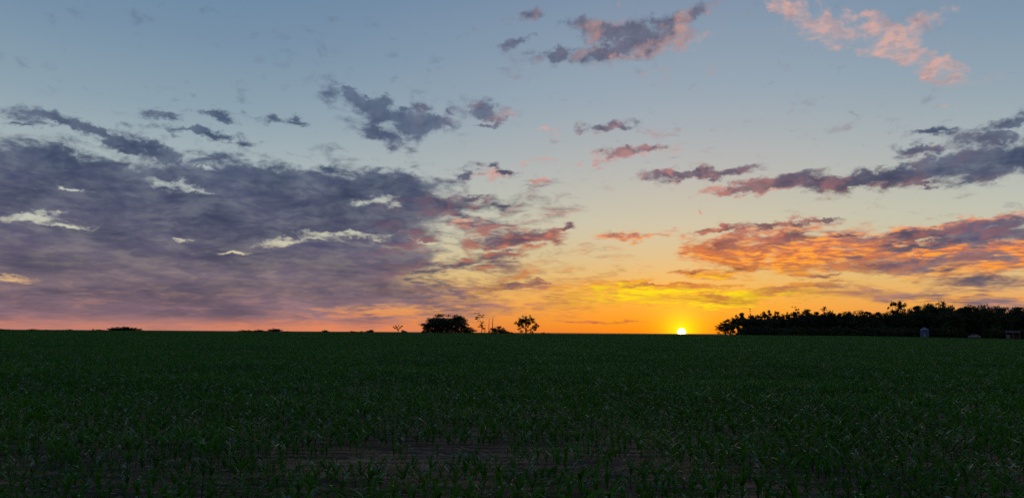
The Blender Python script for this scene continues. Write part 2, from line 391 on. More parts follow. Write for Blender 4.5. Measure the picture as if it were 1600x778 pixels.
def micro(x, y):
    r = np.hypot(x, y)
    return ((fbm(x * 3.1, y * 5.3, 4, 11) - .5) * .075 + np.abs(fbm(x * 9, y * 9, 2, 15) - .5) * .04) * np.clip(1.2 - r / 70, 0, 1)

def build_ground():
    radii = [3.]
    while radii[-1] < 9000: radii.append(radii[-1] * (1.0085 if radii[-1] < 45 else 1.03))
    th = np.concatenate([np.arange(-180, -44, 4.), np.arange(-44, 44, .3), np.arange(44, 180, 4.)])
    rr, tt = np.meshgrid(np.array(radii), np.radians(th), indexing='ij')
    x, y = rr * np.sin(tt), rr * np.cos(tt)
    z = land(x, y) + micro(x, y)
    n, m_ = rr.shape
    V_ = np.stack([x, y, z], -1).reshape(-1, 3)
    i, j = np.meshgrid(np.arange(n - 1), np.arange(m_), indexing='ij'); j2 = (j + 1) % m_
    F_ = np.stack([i * m_ + j, (i + 1) * m_ + j, (i + 1) * m_ + j2, i * m_ + j2], -1).reshape(-1, 4)
    me = fast_mesh('ground', V_, F_[:, ::-1], M_soil)
    # the middle, under the photographer
    bm = bmesh.new(); bm.from_mesh(me)
    c = bm.verts.new((0, 0, 0)); bm.verts.ensure_lookup_table()
    for k in range(m_): bm.faces.new((bm.verts[k], bm.verts[(k + 1) % m_], c))
    bmesh.ops.recalc_face_normals(bm, faces=bm.faces)
    bm.to_mesh(me); bm.free()
    if me.polygons[len(me.polygons) // 2].normal.z < 0: me.flip_normals()
    me.polygons.foreach_set('use_smooth', [True] * len(me.polygons))
    tag(link('ground', me), 'brown soil of the wide corn field rising gently to the horizon', None, kind='structure')
build_ground()

def ground_at(px, py):
    """point of the field seen at a photograph pixel"""
    a, e = azel(px, py); a, e = math.radians(a), math.radians(e)
    d = 5.
    while d < 400:
        if CAM_H + d * math.tan(e) < float(land(d * math.sin(a), d * math.cos(a))): break
        d *= 1.004
    return d * math.sin(a), d * math.cos(a), d

# ------------------------------------------------------------------ corn
ROW, GAP, TILT = .76, .20, rad(1.2)
def leaf_points(rnd, h, az_, L, w, droop, segs, fold=True):
    """one arching blade starting at the stalk at height h"""
    ang = rad(rnd.uniform(22, 48)); bend = rad(droop) / segs
    p = np.array([0., 0., h]); out = np.array([math.sin(az_), math.cos(az_), 0.]); side = np.array([out[1], -out[0], 0.])
    tw = rnd.uniform(-.5, .5)
    V_, F_ = [], []
    for i in range(segs + 1):
        s_ = i / segs
        ww = w * (.35 + .65 * min(1, s_ * 4)) * (1 - s_ ** 2.4) + .001
        sd_ = side * math.cos(tw * s_) + np.array([0, 0, 1.]) * math.sin(tw * s_)
        nrm = np.array([-out[0] * math.cos(ang), -out[1] * math.cos(ang), math.sin(ang)])
        if fold: V_ += [p - sd_ * ww / 2 + nrm * ww * .18, p, p + sd_ * ww / 2 + nrm * ww * .18]
        else: V_ += [p - sd_ * ww / 2, p + sd_ * ww / 2]
        step = L / segs
        p = p + (out * math.sin(ang) + np.array([0, 0, math.cos(ang)])) * step
        ang = min(ang + bend * (.5 + s_), rad(165))
    k = 3 if fold else 2
    for i in range(segs):
        for q in range(k - 1):
            a_ = i * k + q
            F_.append((a_, a_ + 1, a_ + k + 1, a_ + k))
    return V_, F_
def stalk_points(h, r=.011, sides=5, lean=(0, 0)):
    V_, F_ = [], []
    for i, (zz, rr) in enumerate(((-.06, r), (h * .5, r * .85), (h, r * .35))):
        for k in range(sides):
            a_ = k * 2 * math.pi / sides
            V_.append((rr * math.cos(a_) + lean[0] * zz, rr * math.sin(a_) + lean[1] * zz, zz))
    for i in range(2):
        for k in range(sides):
            F_.append((i * sides + k, i * sides + (k + 1) % sides, (i + 1) * sides + (k + 1) % sides, (i + 1) * sides + k))
    return V_, F_
def plant_spec(rnd, size=1.):
    """heights, bearings, lengths, widths and droops of one young plant's leaves"""
    n = rnd.randint(6, 8); base = rnd.uniform(0, 6.28); out_ = []
    hs = rnd.uniform(.20, .30) * size
    for i in range(n):
        f = i / (n - 1)
        L = (.20 + .34 * math.sin(math.pi * (.18 + .62 * f))) * size * rnd.uniform(.85, 1.15)
        out_.append((hs * (.12 + .86 * f), base + math.pi * (i % 2) + rnd.uniform(-.5, .5), L, (.026 + .024 * math.sin(math.pi * (.15 + .7 * f))) * size * rnd.uniform(1.05, 1.4), rnd.uniform(75, 165) * (1.15 - .65 * f)))
    return hs, out_

ROWS_NEAR = []
corn_protos = []
def build_corn_protos():
    rnd = random.Random(3)
    for v in range(6):
        hs, leaves = plant_spec(rnd, 1.0)
        root = thing('corn_plant', 'young green corn plant', 'corn plant', (0, 0, 0))
        V_, F_ = stalk_points(hs + .02)
        link('stalk', new_mesh('stalk', V_, F_, M_stalk, True), root)
        for (h, a_, L, w, dr) in leaves:
            V_, F_ = leaf_points(rnd, h, a_, L, w, dr, 6)
            link('leaf', new_mesh('leaf', V_, F_, M_corn, True), root)
        corn_protos.append(root)
build_corn_protos()

BARE = [(ground_at(x, y)[:2], abs(ground_at(x + rx, y)[0] - ground_at(x, y)[0]), abs(ground_at(x, y - ry)[1] - ground_at(x, y + ry)[1]) / 2, k)
        for (x, y, rx, ry, k) in [(690, 683, 190, 8, .8), (740, 712, 260, 17, 1.), (600, 730, 190, 12, 1.), (960, 742, 170, 15, 1.), (425, 742, 80, 8, .6), (1260, 765, 130, 8, .9),
                                  (330, 700, 120, 7, .4), (1040, 690, 170, 9, .5), (1200, 655, 160, 7, .45), (1420, 665, 150, 9, .5), (160, 730, 60, 5, .3), (900, 650, 150, 6, .3)]]
def vigour(x, y):
    """1 where the stand is thick, 0 where the soil shows"""
    x = np.asarray(x, float); y = np.asarray(y, float)
    r = np.hypot(x, y)
    v = .35 + 1.25 * fbm(x * .10 + 3, y * .22, 4, 21)
    v = v - .12 * np.clip((26 - r) / 14, 0, 1)
    for (c, rx, ry, k) in BARE:
        d = np.hypot((x - c[0]) / rx, (y - c[1]) / ry) + (fbm(x * .9, y * .9, 3, 31) - .5) * .9
        v = v - .68 * k * np.clip(1.35 - d, 0, .9)
    return np.clip(v, 0, 1)
def to_field(u, v):
    """along-row and across-row metres to world"""
    return u * math.cos(TILT) - v * math.sin(TILT), u * math.sin(TILT) + v * math.cos(TILT)
HF = math.tan(rad(33.65))

def in_view(x, y):
    return y > 0 and abs(x) < y * HF * 1.02

spots = []
row_names = ['nearest row along the bottom edge', 'second row from the bottom edge', 'third row from the bottom edge', 'fourth row from the bottom edge', 'fifth row from the bottom edge', 'sixth row from the bottom edge']
V_START = 10.25; near_rows = 0
rnd = random.Random(12)
individual = []
row = 0
while len(individual) < 300:
    v = V_START + row * ROW
    u = -v * HF * 1.03
    got = []
    while u < v * HF * 1.03:
        x, y = to_field(u + rnd.uniform(-.04, .04), v + rnd.uniform(-.03, .03))
        vg = float(vigour(x, y))
        if rnd.random() < .4 + 1.1 * vg and in_view(x, y): got.append((x, y, vg, row))
        u += GAP
    if len(individual) + len(got) > 335: break
    individual += got; row += 1
NEAR_ROWS = row
for i, (x, y, vg, rw) in enumerate(individual):
    z = float(land(x, y) + micro(x, y))
    sc = (.46 + .38 * vg) * rnd.uniform(.78, 1.2)
    third = 'left' if x < -y * .22 else ('middle' if x < y * .22 else 'right')
    lab = ('tall leafy' if sc > .74 else 'short thin') + ' young corn plant, ' + third + ' third of the ' + row_names[rw]
    p = corn_protos[i % 6]
    if i < 6:
        p.location = (x, y, z); p.rotation_euler = (0, 0, rnd.uniform(0, 6.28)); p.scale = (sc,) * 3
        p['label'] = lab; p['group'] = 'young corn plants in the nearest rows'
    else: copy_tree(p, (x, y, z), rnd.uniform(0, 6.28), sc, lab, 'young corn plants in the nearest rows')

def build_corn_field():
    """everything behind the nearest rows: two-metre lengths of row, instanced, out to the crest"""
    col = bpy.data.collections.new('row_lengths')
    rnd = random.Random(8)
    variants = 9                                    # 0-4 thick, 5-6 gappy, 7-8 few and thin
    for v in range(variants):
        V_, F_ = [], []; M_ = []
        keep = 1. if v < 5 else (.7 if v < 7 else .5)
        for k in range(10):
            if rnd.random() > keep: continue
            size = rnd.uniform(.8, 1.2) * (1 if v < 7 else .75)
            hs, leaves = plant_spec(rnd, size)
            ox, oy = -.9 + k * GAP + rnd.uniform(-.05, .05), rnd.uniform(-.03, .03)
            parts_ = [leaf_points(rnd, h, a_, L, w, dr, 4, False) for (h, a_, L, w, dr) in leaves]
            sv, sf = stalk_points(hs, .010, 3)
            for (pv, pf) in parts_ + [(sv, sf)]:
                o_ = len(V_); V_ += [(p[0] + ox, p[1] + oy, p[2]) for p in pv]; F_ += [tuple(o_ + q for q in f) for f in pf]
        me = new_mesh('row_length', V_, F_, M_corn, True)
        col.objects.link(bpy.data.objects.new('row_length_%02d' % v, me))
    P_, S_, Ro, I_ = [], [], [], []
    rg = np.random.default_rng(5)
    row = -9
    while True:
        v = V_START + row * ROW
        if v > R0 + 12: break
        half = min(v * HF * 1.04 + 14, 215)
        us = np.arange(-half, half, 1.45) + rg.uniform(0, 1.45)
        if 0 <= row < NEAR_ROWS:                     # those rows are built plant by plant; keep only their ends outside the picture
            us = us[np.abs(us) > v * HF * 1.03 + 1.1]
        x = us * math.cos(TILT) - v * math.sin(TILT); y = us * math.sin(TILT) + v * math.cos(TILT)
        r = np.hypot(x, y); ok = (r < R0 + 10) & (r > 3.5)
        x, y = x[ok], y[ok]
        vg = vigour(x, y) + rg.normal(0, .12, len(x))
        idx = np.where(vg > .42, rg.integers(0, 5, len(x)), np.where(vg > .2, rg.integers(5, 7, len(x)), rg.integers(7, 9, len(x))))
        s_ = (.44 + .34 * np.clip(vg, 0, 1)) * rg.uniform(.88, 1.12, len(x))
        flip = rg.integers(0, 2, len(x)) * math.pi
        z = land(x, y) + micro(x, y)
        for a_, c_ in ((P_, np.stack([x, y, z], -1)), (S_, s_), (Ro, TILT + flip), (I_, idx)): a_.append(c_)
        row += 1
    P_ = np.concatenate(P_); S_ = np.concatenate(S_); Ro = np.concatenate(Ro); I_ = np.concatenate(I_)
    me = bpy.data.meshes.new('corn_field'); me.vertices.add(len(P_)); me.vertices.foreach_set('co', P_.astype(np.float32).ravel()); me.update()
    for nm, typ, arr in (('scl', 'FLOAT', S_), ('rot', 'FLOAT', Ro), ('pick', 'INT', I_)):
        at_ = me.attributes.new(nm, typ, 'POINT'); at_.data.foreach_set('value', arr.astype(np.float32 if typ == 'FLOAT' else np.int32))
    o = link('corn_field', me)
    tag(o, 'rows of young green corn covering the field behind the nearest rows up to the horizon', 'corn field', kind='stuff')
    ng = bpy.data.node_groups.new('corn_rows', 'GeometryNodeTree')
    ng.interface.new_socket('Geometry', in_out='INPUT', socket_type='NodeSocketGeometry')
    ng.interface.new_socket('Geometry', in_out='OUTPUT', socket_type='NodeSocketGeometry')
    N = ng.nodes; L_ = ng.links
    gi, go = N.new('NodeGroupInput'), N.new('NodeGroupOutput')
    iop = N.new('GeometryNodeInstanceOnPoints'); ci = N.new('GeometryNodeCollectionInfo')
    ci.inputs['Collection'].default_value = col; ci.inputs['Separate Children'].default_value = True; ci.inputs['Reset Children'].default_value = True
    def attr(nm, t_):
        a_ = N.new('GeometryNodeInputNamedAttribute'); a_.data_type = t_; a_.inputs['Name'].default_value = nm; return a_.outputs['Attribute']
    cx = N.new('ShaderNodeCombineXYZ'); L_.new(attr('rot', 'FLOAT'), cx.inputs[2])
    L_.new(gi.outputs[0], iop.inputs['Points']); L_.new(ci.outputs[0], iop.inputs['Instance'])
    iop.inputs['Pick Instance'].default_value = True
    L_.new(attr('pick', 'INT'), iop.inputs['Instance Index'])
    L_.new(cx.outputs[0], iop.inputs['Rotation']); L_.new(attr('scl', 'FLOAT'), iop.inputs['Scale'])
    L_.new(iop.outputs[0], go.inputs[0])
    md = o.modifiers.new('rows', 'NODES'); md.node_group = ng
build_corn_field()

def build_residue():
    """bits of last year's stalks lying on the soil"""
    rg = np.random.default_rng(9); n = 26000
    r = 8 + 42 * rg.random(n) ** 1.3; a_ = np.radians(rg.uniform(-40, 40, n)); x, y = r * np.sin(a_), r * np.cos(a_)
    keep = vigour(x, y) < rg.uniform(.0, .9, n); x, y = x[keep], y[keep]; n = len(x)
    z = land(x, y) + micro(x, y) + .008
    L = rg.uniform(.03, .16, n); w = rg.uniform(.004, .012, n); th = rg.normal(0, .7, n) + rg.integers(0, 2, n) * .6; tl = rg.uniform(-.25, .25, n)
    d = np.stack([np.cos(th) * np.cos(tl), np.sin(th) * np.cos(tl), np.sin(tl)], -1) * L[:, None] / 2
    s_ = np.stack([-np.sin(th), np.cos(th), 0 * th], -1) * w[:, None]; up = np.array([0, 0, 1.]) * w[:, None]
    c = np.stack([x, y, z], -1)
    V_ = np.concatenate([c - d - s_, c - d + up, c - d + s_, c + d - s_, c + d + up, c + d + s_]).reshape(6, n, 3).transpose(1, 0, 2).reshape(-1, 3)
    b_ = np.arange(n)[:, None] * 6
    F_ = np.concatenate([b_ + np.array([[0, 3, 4, 1]]), b_ + np.array([[1, 4, 5, 2]])])
    tag(link('crop_residue', fast_mesh('crop_residue', V_, F_, M_straw)), 'scattered dry bits of old stalks lying on the bare brown soil', 'crop residue', kind='stuff')
build_residue()

# ------------------------------------------------------------------ trees
def tube(V_, F_, p0, p1, r0, r1, sides=5):
    p0, p1 = np.array(p0, float), np.array(p1, float); d = p1 - p0; d /= (np.linalg.norm(d) + 1e-9)
    a_ = np.cross(d, (0, 0, 1.) if abs(d[2]) < .9 else (1., 0, 0)); a_ /= np.linalg.norm(a_); c_ = np.cross(d, a_)
    o_ = len(V_)
    for (p, r) in ((p0, r0), (p1, r1)):
        for k in range(sides):
            t_ = k * 2 * math.pi / sides; V_.append(p + (a_ * math.cos(t_) + c_ * math.sin(t_)) * r)
    for k in range(sides): F_.append((o_ + k, o_ + (k + 1) % sides, o_ + sides + (k + 1) % sides, o_ + sides + k))
def limb(V_, F_, rnd, p, d, L, r, tips, depth, spread=.6, up=.15):
    """a wandering limb that forks into thinner ones; the end points are kept for the leaves"""
    p = np.array(p, float); d = np.array(d, float)
    n = 3
    for i in range(n):
        d = d + np.array([rnd.gauss(0, .14), rnd.gauss(0, .14), rnd.gauss(0, .08) + up * .3]); d /= np.linalg.norm(d)
        q = p + d * L / n
        tube(V_, F_, p, q, r * (1 - .22 * i), r * (1 - .22 * (i + 1)), 6 if depth > 2 else 4)
        p = q
        if depth > 0 and i < n - 1 and rnd.random() < .6:
            e = d + np.array([rnd.gauss(0, spread), rnd.gauss(0, spread), rnd.gauss(0, .2)]); e /= np.linalg.norm(e)
            limb(V_, F_, rnd, p, e, L * .6, r * .45, tips, depth - 1, spread, up)
    if depth <= 0: tips.append(p); return
    for k in range(rnd.choice((2, 3))):
        e = d + np.array([rnd.gauss(0, spread), rnd.gauss(0, spread), rnd.gauss(up, .2)]); e /= np.linalg.norm(e)
        limb(V_, F_, rnd, p, e, L * rnd.uniform(.6, .8), r * .5, tips, depth - 1, spread, up)
def leaves_mesh(name, centres, radii, count, size, mat, seed, flat=.7):
    """many small leaf sprays scattered through clumps"""
    rg = np.random.default_rng(seed); centres = np.asarray(centres); radii = np.asarray(radii)
    w = radii ** 2; idx = rg.choice(len(centres), count, p=w / w.sum())
    v = rg.normal(size=(count, 3)); v /= np.linalg.norm(v, axis=1)[:, None]
    rr = radii[idx] * rg.random(count) ** .42 * rg.uniform(.75, 1.25, count)
    c = centres[idx] + v * rr[:, None] * np.array([1, 1, flat])
    a_ = rg.normal(size=(count, 3)); a_ /= np.linalg.norm(a_, axis=1)[:, None]
    b_ = np.cross(a_, rg.normal(size=(count, 3))); b_ /= np.linalg.norm(b_, axis=1)[:, None]
    s_ = size * rg.uniform(.5, 1.5, count)[:, None]
    V_ = np.stack([c + a_ * s_, c + b_ * s_ * .6, c - a_ * s_ * .8, c - b_ * s_ * .55], 1).reshape(-1, 3)
    V_[:, 2] = np.maximum(V_[:, 2], .02)
    F_ = np.arange(count * 4).reshape(-1, 4)
    return fast_mesh(name, V_, F_, mat)

protos = {}
def proto(kind, build):
    protos[kind] = build
def norm_scale(Vs):
    """meshes of one tree scaled to unit height"""
    return max(float(np.max(np.asarray(v)[:, 2])) for v in Vs)
def tree_meshes(kind, seed):
    """unit-height tree: (trunk mesh, crown mesh)"""
    rnd = random.Random(seed); V_, F_, tips = [], [], []
    H = 10.
    if kind == 'broad':            # low, wide crown reaching nearly to the ground
        tube(V_, F_, (0, 0, -.4), (0, 0, 1.6), .38, .30, 8)
        for k in range(6):
            t_ = k * 1.05 + rnd.uniform(-.3, .3); limb(V_, F_, rnd, (0, 0, 1.4 + .15 * k), (math.cos(t_), math.sin(t_), rnd.uniform(.5, 1.6)), 2.4, .19, tips, 2, .55, .15)
        cs = [np.array(t_) for t_ in tips]; rs = [rnd.uniform(.55, 1.15) for _ in cs]
        for k in range(26):
            t_ = rnd.uniform(0, 6.28); q = rnd.uniform(.1, 1); z = rnd.uniform(1.2, 8.4)
            wz = 3.4 * math.sin(math.pi * min(1, (z + 2.2) / 11.8)) ** .7
            cs.append(np.array([math.cos(t_) * wz * q, math.sin(t_) * wz * q, z])); rs.append(rnd.uniform(.7, 1.4))
        n, sz = 6500, .20
    elif kind == 'oak':            # clear rounded crown on a short trunk, sky between the clumps
        tube(V_, F_, (0, 0, -.4), (0, 0, 2.2), .36, .28, 8)
        for k in range(7):
            t_ = k * .9 + rnd.uniform(-.3, .3); limb(V_, F_, rnd, (0, 0, 1.7 + .15 * k), (math.cos(t_) * .9, math.sin(t_) * .9, rnd.uniform(.3, 1.7)), 2.7, .16, tips, 2, .5, .12)
        cs = [np.array(t_) for t_ in tips]; rs = [rnd.uniform(.4, .75) for _ in cs]
        for k in range(22):
            t_ = k * 2.4; z = 1.2 + 7.6 * k / 21; wz = 4. * math.sin(math.pi * min(1, (z + .8) / 10.6)) ** .6
            cs.append(np.array([math.cos(t_) * wz * .85, math.sin(t_) * wz * .85, z])); rs.append(rnd.uniform(.6, 1.05))
        n, sz = 6000, .19
    elif kind == 'tall':           # narrower, ragged top
        tube(V_, F_, (0, 0, -.4), (0, 0, 3.5), .30, .22, 7); limb(V_, F_, rnd, (0, 0, 3.4), (0, 0, 1), 3.4, .2, tips, 2, .5, .2)
        for k in range(8):
            t_ = k * 1.7; limb(V_, F_, rnd, (0, 0, 1.8 + .45 * k), (math.cos(t_), math.sin(t_), .9), 2., .11, tips, 1, .5, .2)
        cs = [np.array(t_) for t_ in tips]; rs = [rnd.uniform(.45, .95) for _ in cs]
        for k in range(16):
            t_ = rnd.uniform(0, 6.28); z = rnd.uniform(.8, 7.8); wz = 2.1 * math.sin(math.pi * min(1, (z + 1.5) / 11)) ** .8
            cs.append(np.array([math.cos(t_) * wz, math.sin(t_) * wz, z])); rs.append(rnd.uniform(.6, 1.1))
        n, sz = 5000, .19
    elif kind == 'spire':          # slim and pointed
        tube(V_, F_, (0, 0, -.4), (0, 0, 9.7), .2, .03, 6)
        cs, rs = [], []
        for k in range(34):
            z = 1. + 8.6 * (k / 33); t_ = k * 2.4; wz = 1.75 * (1 - z / 10.2) ** .8
            e = (math.cos(t_) * wz, math.sin(t_) * wz, z - .25); tube(V_, F_, (0, 0, z), e, .05, .02, 4)
            cs.append(np.array(e) * np.array([.7, .7, 1])); rs.append(.28 + .5 * (1 - z / 10))
        n, sz = 2200, .17
    elif kind == 'open':           # high sparse crown with tufts apart on bare limbs
        tube(V_, F_, (0, 0, -.4), (.1, 0, 4.2), .24, .17, 7)
        for k in range(6):
            t_ = k * 1.05 + rnd.uniform(-.4, .4); limb(V_, F_, rnd, (.1, 0, 3.6 + .15 * k), (math.cos(t_) * .7, math.sin(t_) * .7, 1.), 2.2, .12, tips, 1, .5, .15)
        cs = [np.array(t_) for t_ in tips]; rs = [rnd.uniform(.35, .7) for _ in cs]
        n, sz = 1300, .18
    elif kind == 'wisp':           # thin leaning stem with leaves up its length
        p = np.array([0., 0, -.3]); d = np.array([-.05, 0, 1.]); cs, rs = [], []
        for k in range(11):
            q = p + (d + np.array([rnd.gauss(-.06, .16), rnd.gauss(0, .1), 0])) * .93; tube(V_, F_, p, q, .11 - .008 * k, .10 - .008 * k, 5)
            if k > 1:
                for j in range(2):
                    t_ = rnd.uniform(0, 6.28); L = rnd.uniform(.4, 1.5) * (1.2 if 6 < k < 10 else .6)
                    e = q + np.array([math.cos(t_) * L, math.sin(t_) * L * .6, rnd.uniform(.1, .6)]); tube(V_, F_, q, e, .04, .015, 4); cs.append(e); rs.append(rnd.uniform(.2, .42))
            p = q
        n, sz = 620, .17
    elif kind == 'snag':           # bare dead stem with a few twigs
        p = np.array([0., 0, -.3]); cs, rs = [], []
        for k in range(9):
            q = p + np.array([rnd.gauss(.03, .06), rnd.gauss(0, .05), 1.14]); tube(V_, F_, p, q, .24 - .02 * k, .22 - .02 * k, 6)
            if k > 4:
                t_ = rnd.uniform(0, 6.28); tube(V_, F_, q, q + np.array([math.cos(t_) * .7, math.sin(t_) * .7, rnd.uniform(.5, 1.1)]), .045, .012, 4)
            p = q
        n, sz = 0, 0
    elif kind == 'umbrella':       # small tree, forked stem, flat tufts
        tube(V_, F_, (0, 0, -.4), (.1, 0, 3.4), .34, .24, 6); cs, rs = [], []
        for k, (ex, ez) in enumerate(((-3.8, 7.8), (-2., 9.), (-2.8, 6.2), (3.6, 8.6), (2.2, 7.), (.8, 9.2), (-1, 7.2))):
            e = np.array([ex, rnd.uniform(-1.5, 1.5), ez]); m_ = np.array([ex * .35, 0, 5.4]); tube(V_, F_, (.1, 0, 3.3), m_, .2, .15, 5); tube(V_, F_, m_, e, .14, .06, 5)
            cs.append(e); rs.append(rnd.uniform(.8, 1.3))
        n, sz = 500, .35
    else:                          # shrub
        cs, rs = [], []
        for k in range(9):
            t_ = k * .7 + rnd.uniform(0, .4); e = np.array([math.cos(t_) * rnd.uniform(1, 5), math.sin(t_) * rnd.uniform(1, 5), rnd.uniform(3, 8)]); tube(V_, F_, (0, 0, -.5), e, .25, .08, 5)
            cs.append(e); rs.append(rnd.uniform(1.5, 2.6))
        for k in range(12):
            t_ = rnd.uniform(0, 6.28); q = rnd.uniform(1, 6.5); cs.append(np.array([math.cos(t_) * q, math.sin(t_) * q, rnd.uniform(1, 7 - q * .6)])); rs.append(rnd.uniform(1.4, 2.4))
        n, sz = 2000, .42
    tm_V = np.array(V_)
    dark = seed % 3 == 0
    cm = leaves_mesh('crown', cs, rs, n, sz, M_foliage_dark if dark else M_foliage, seed, .75) if n else None
    H = max(tm_V[:, 2].max(), (np.array([v.co.z for v in cm.vertices]).max() if cm else 0))
    tm = new_mesh('trunk', tm_V / H, F_, M_deadwood if kind == 'snag' else M_bark, True)
    if cm:
        co = np.empty(len(cm.vertices) * 3, np.float32); cm.vertices.foreach_get('co', co); cm.vertices.foreach_set('co', co / H); cm.update()
    return tm, cm
SEEDS = {'broad': (3, 11, 17, 26), 'oak': (5, 22), 'tall': (8, 15, 31, 40), 'spire': (6, 19), 'open': (13, 24), 'wisp': (9, 44), 'snag': (10, 20), 'umbrella': (7,), 'shrub': (12, 25, 34)}
TM = {}
tree_name = {'broad': 'broad_tree', 'oak': 'oak_tree', 'tall': 'tall_tree', 'spire': 'spire_tree', 'open': 'sparse_tree', 'wisp': 'thin_tree', 'snag': 'dead_tree', 'umbrella': 'small_tree', 'shrub': 'shrub'}
def plant_tree(kind, px, top, dist, label, width=None, group=None, variant=None, cat=None, low=0.):
    """a tree whose foot stands dist metres off in the bearing of px and whose top shows at height top in the photograph"""
    a_, e_ = azel(px, top); ar = math.radians(a_)
    x, y = dist * math.sin(ar), dist * math.cos(ar); z = float(land(x, y)) + low
    H = CAM_H + dist * math.tan(math.radians(e_)) - z
    H = max(H, .8)
    v = random.choice(SEEDS[kind]) if variant is None else SEEDS[kind][variant % len(SEEDS[kind])]
    if (kind, v) not in TM: TM[(kind, v)] = tree_meshes(kind, v)
    tm, cm = TM[(kind, v)]
    if width is None: sx = H * random.uniform(.9, 1.15)
    else:
        ref = cm or tm; co = np.empty(len(ref.vertices) * 3, np.float32); ref.vertices.foreach_get('co', co); co = co.reshape(-1, 3)
        wx = np.percentile(co[:, 0], 98.5) - np.percentile(co[:, 0], 1.5)
        sx = width / FPX * dist / math.cos(ar) ** 0 / wx
    root = thing(tree_name[kind], label, cat or ('shrub' if kind == 'shrub' else 'tree'), (x, y, z), 0 if (kind in ('wisp', 'umbrella') or width) else random.uniform(0, 6.28), (sx, sx, H), group)
    link('trunk', tm, root)
    if cm: link('crown', cm, root)
    return root

# the isolated trees left of the sun
plant_tree('broad', 678, 500, 322, 'low left shoulder tree of the dark clump standing left of the bare poles', 38, variant=0)
plant_tree('broad', 691, 489.5, 326, 'tallest dense dark tree in the middle of the clump left of the bare poles', 46, variant=1)
plant_tree('broad', 712, 491, 324, 'dense rounded tree on the right side of the clump left of the bare poles', 38, variant=2)
plant_tree('oak', 722, 499, 318, 'small looser tree at the right edge of the dark clump', 20, variant=0)
plant_tree('shrub', 731, 508, 316, 'low dark bush trailing off to the right of the dark tree clump', 24, variant=0)
plant_tree('shrub', 690, 509, 320, 'dark bush filling the foot of the clump under its tallest tree', 24, variant=2)
plant_tree('shrub', 707, 510, 320, 'dark bush filling the foot of the clump under its right tree', 22, variant=1)
plant_tree('shrub', 668, 511, 318, 'low dark bush at the left foot of the tree clump', 18, variant=1)
plant_tree('wisp', 754, 488.5, 318, 'thin ragged tree with tufts of leaves just left of the bare poles', 15, variant=0)
plant_tree('wisp', 758, 503, 320, 'small scrawny sapling against the left bare pole', 9, variant=1)
plant_tree('snag', 764, 495, 319, 'left of two bare dead poles between thin tree and bushes', 4, variant=0)
plant_tree('snag', 768.5, 493.5, 320, 'right of two bare dead poles beside the bushes', 6, variant=1)
plant_tree('shrub', 774, 509, 318, 'dark bush right at the foot of the bare poles', 16, variant=2)
plant_tree('shrub', 784, 508.5, 319, 'rounded bush right of the bush at the bare poles', 14, variant=0)
plant_tree('shrub', 793, 516.5, 320, 'very low scrub between the bushes and the lone round tree', 16, variant=1)
plant_tree('oak', 822, 491.5, 318, 'lone round-headed tree with sky showing through, left of the sun', 33, variant=1)
plant_tree('shrub', 848, 518.5, 322, 'tiny sprig of scrub just right of the lone round tree', 7, variant=2)
plant_tree('shrub', 858, 519.5, 322, 'faintest speck of scrub on the horizon right of the lone round tree', 5, variant=0)
plant_tree('umbrella', 622, 507.5, 330, 'small tree with flat tufts on a forked stem left of the dark clump', 15, variant=0)
plant_tree('shrub', 631, 515, 330, 'small low bush at the foot of the flat-tufted tree', 9, variant=1)
# far ones over the crest
for (x, t_, w, k, lab) in [(579, 516, 10, 'broad', 'far bush-like tree at the right end of a low line, left of the flat-tufted tree'), (568, 518, 12, 'shrub', 'low far scrub running left from the far bush-like tree'), (554, 518, 14, 'shrub', 'flat far scrub in the middle of the low line on the horizon'), (540, 519, 10, 'shrub', 'barely raised far scrub at the left end of the low line'),
                         (508, 516, 8, 'broad', 'single small far tree alone on the horizon between two low lines'), (430, 513.5, 16, 'broad', 'highest rounded tree of the far group in the left half of the horizon'), (417, 516.5, 10, 'shrub', 'low scrub left of the highest far rounded tree'), (405, 515.5, 13, 'broad', 'middle rounded tree of the far group in the left half'),
                         (392, 516.5, 10, 'shrub', 'low scrub between two rounded trees of the far group'), (381, 516.2, 13, 'broad', 'left rounded tree of the far group in the left half'), (446, 518, 10, 'shrub', 'trailing scrub right of the highest far rounded tree'), (457, 518.5, 8, 'shrub', 'last speck of scrub right of the far group')]:
    plant_tree(k, x, t_ - 1.3, 620 + (x * 7 % 60), lab, w * 1.15)
for i, (x, t_, w, k, lab) in enumerate([(178, 511.8, 13, 'broad', 'left end tree of the flat-topped far grove near the left edge'), (186, 511.2, 14, 'broad', 'second tree from the left in the flat-topped far grove'), (194, 510.9, 14, 'broad', 'middle tree of the flat-topped far grove'), (201, 511.4, 11, 'broad', 'right tree of the solid part of the far grove'),
                         (210, 512, 10, 'oak', 'looser tree beyond the gap at the right of the far grove'), (219, 513.6, 6, 'oak', 'small separate tree at the far right end of the far grove'), (148, 514.5, 7, 'shrub', 'tiny bush on the horizon left of the far grove'), (160, 515.4, 16, 'shrub', 'low hedge scrub just left of the far grove'),
                         (100, 515, 20, 'shrub', 'low far scrub between the left edge and the far grove'), (60, 514.6, 26, 'shrub', 'low far scrub near the left edge of the horizon'), (8, 514.4, 26, 'shrub', 'low far scrub touching the left edge of the photo')]):
    plant_tree(k, x, t_ - 1.0, 560, lab, w * 1.15, variant=i)

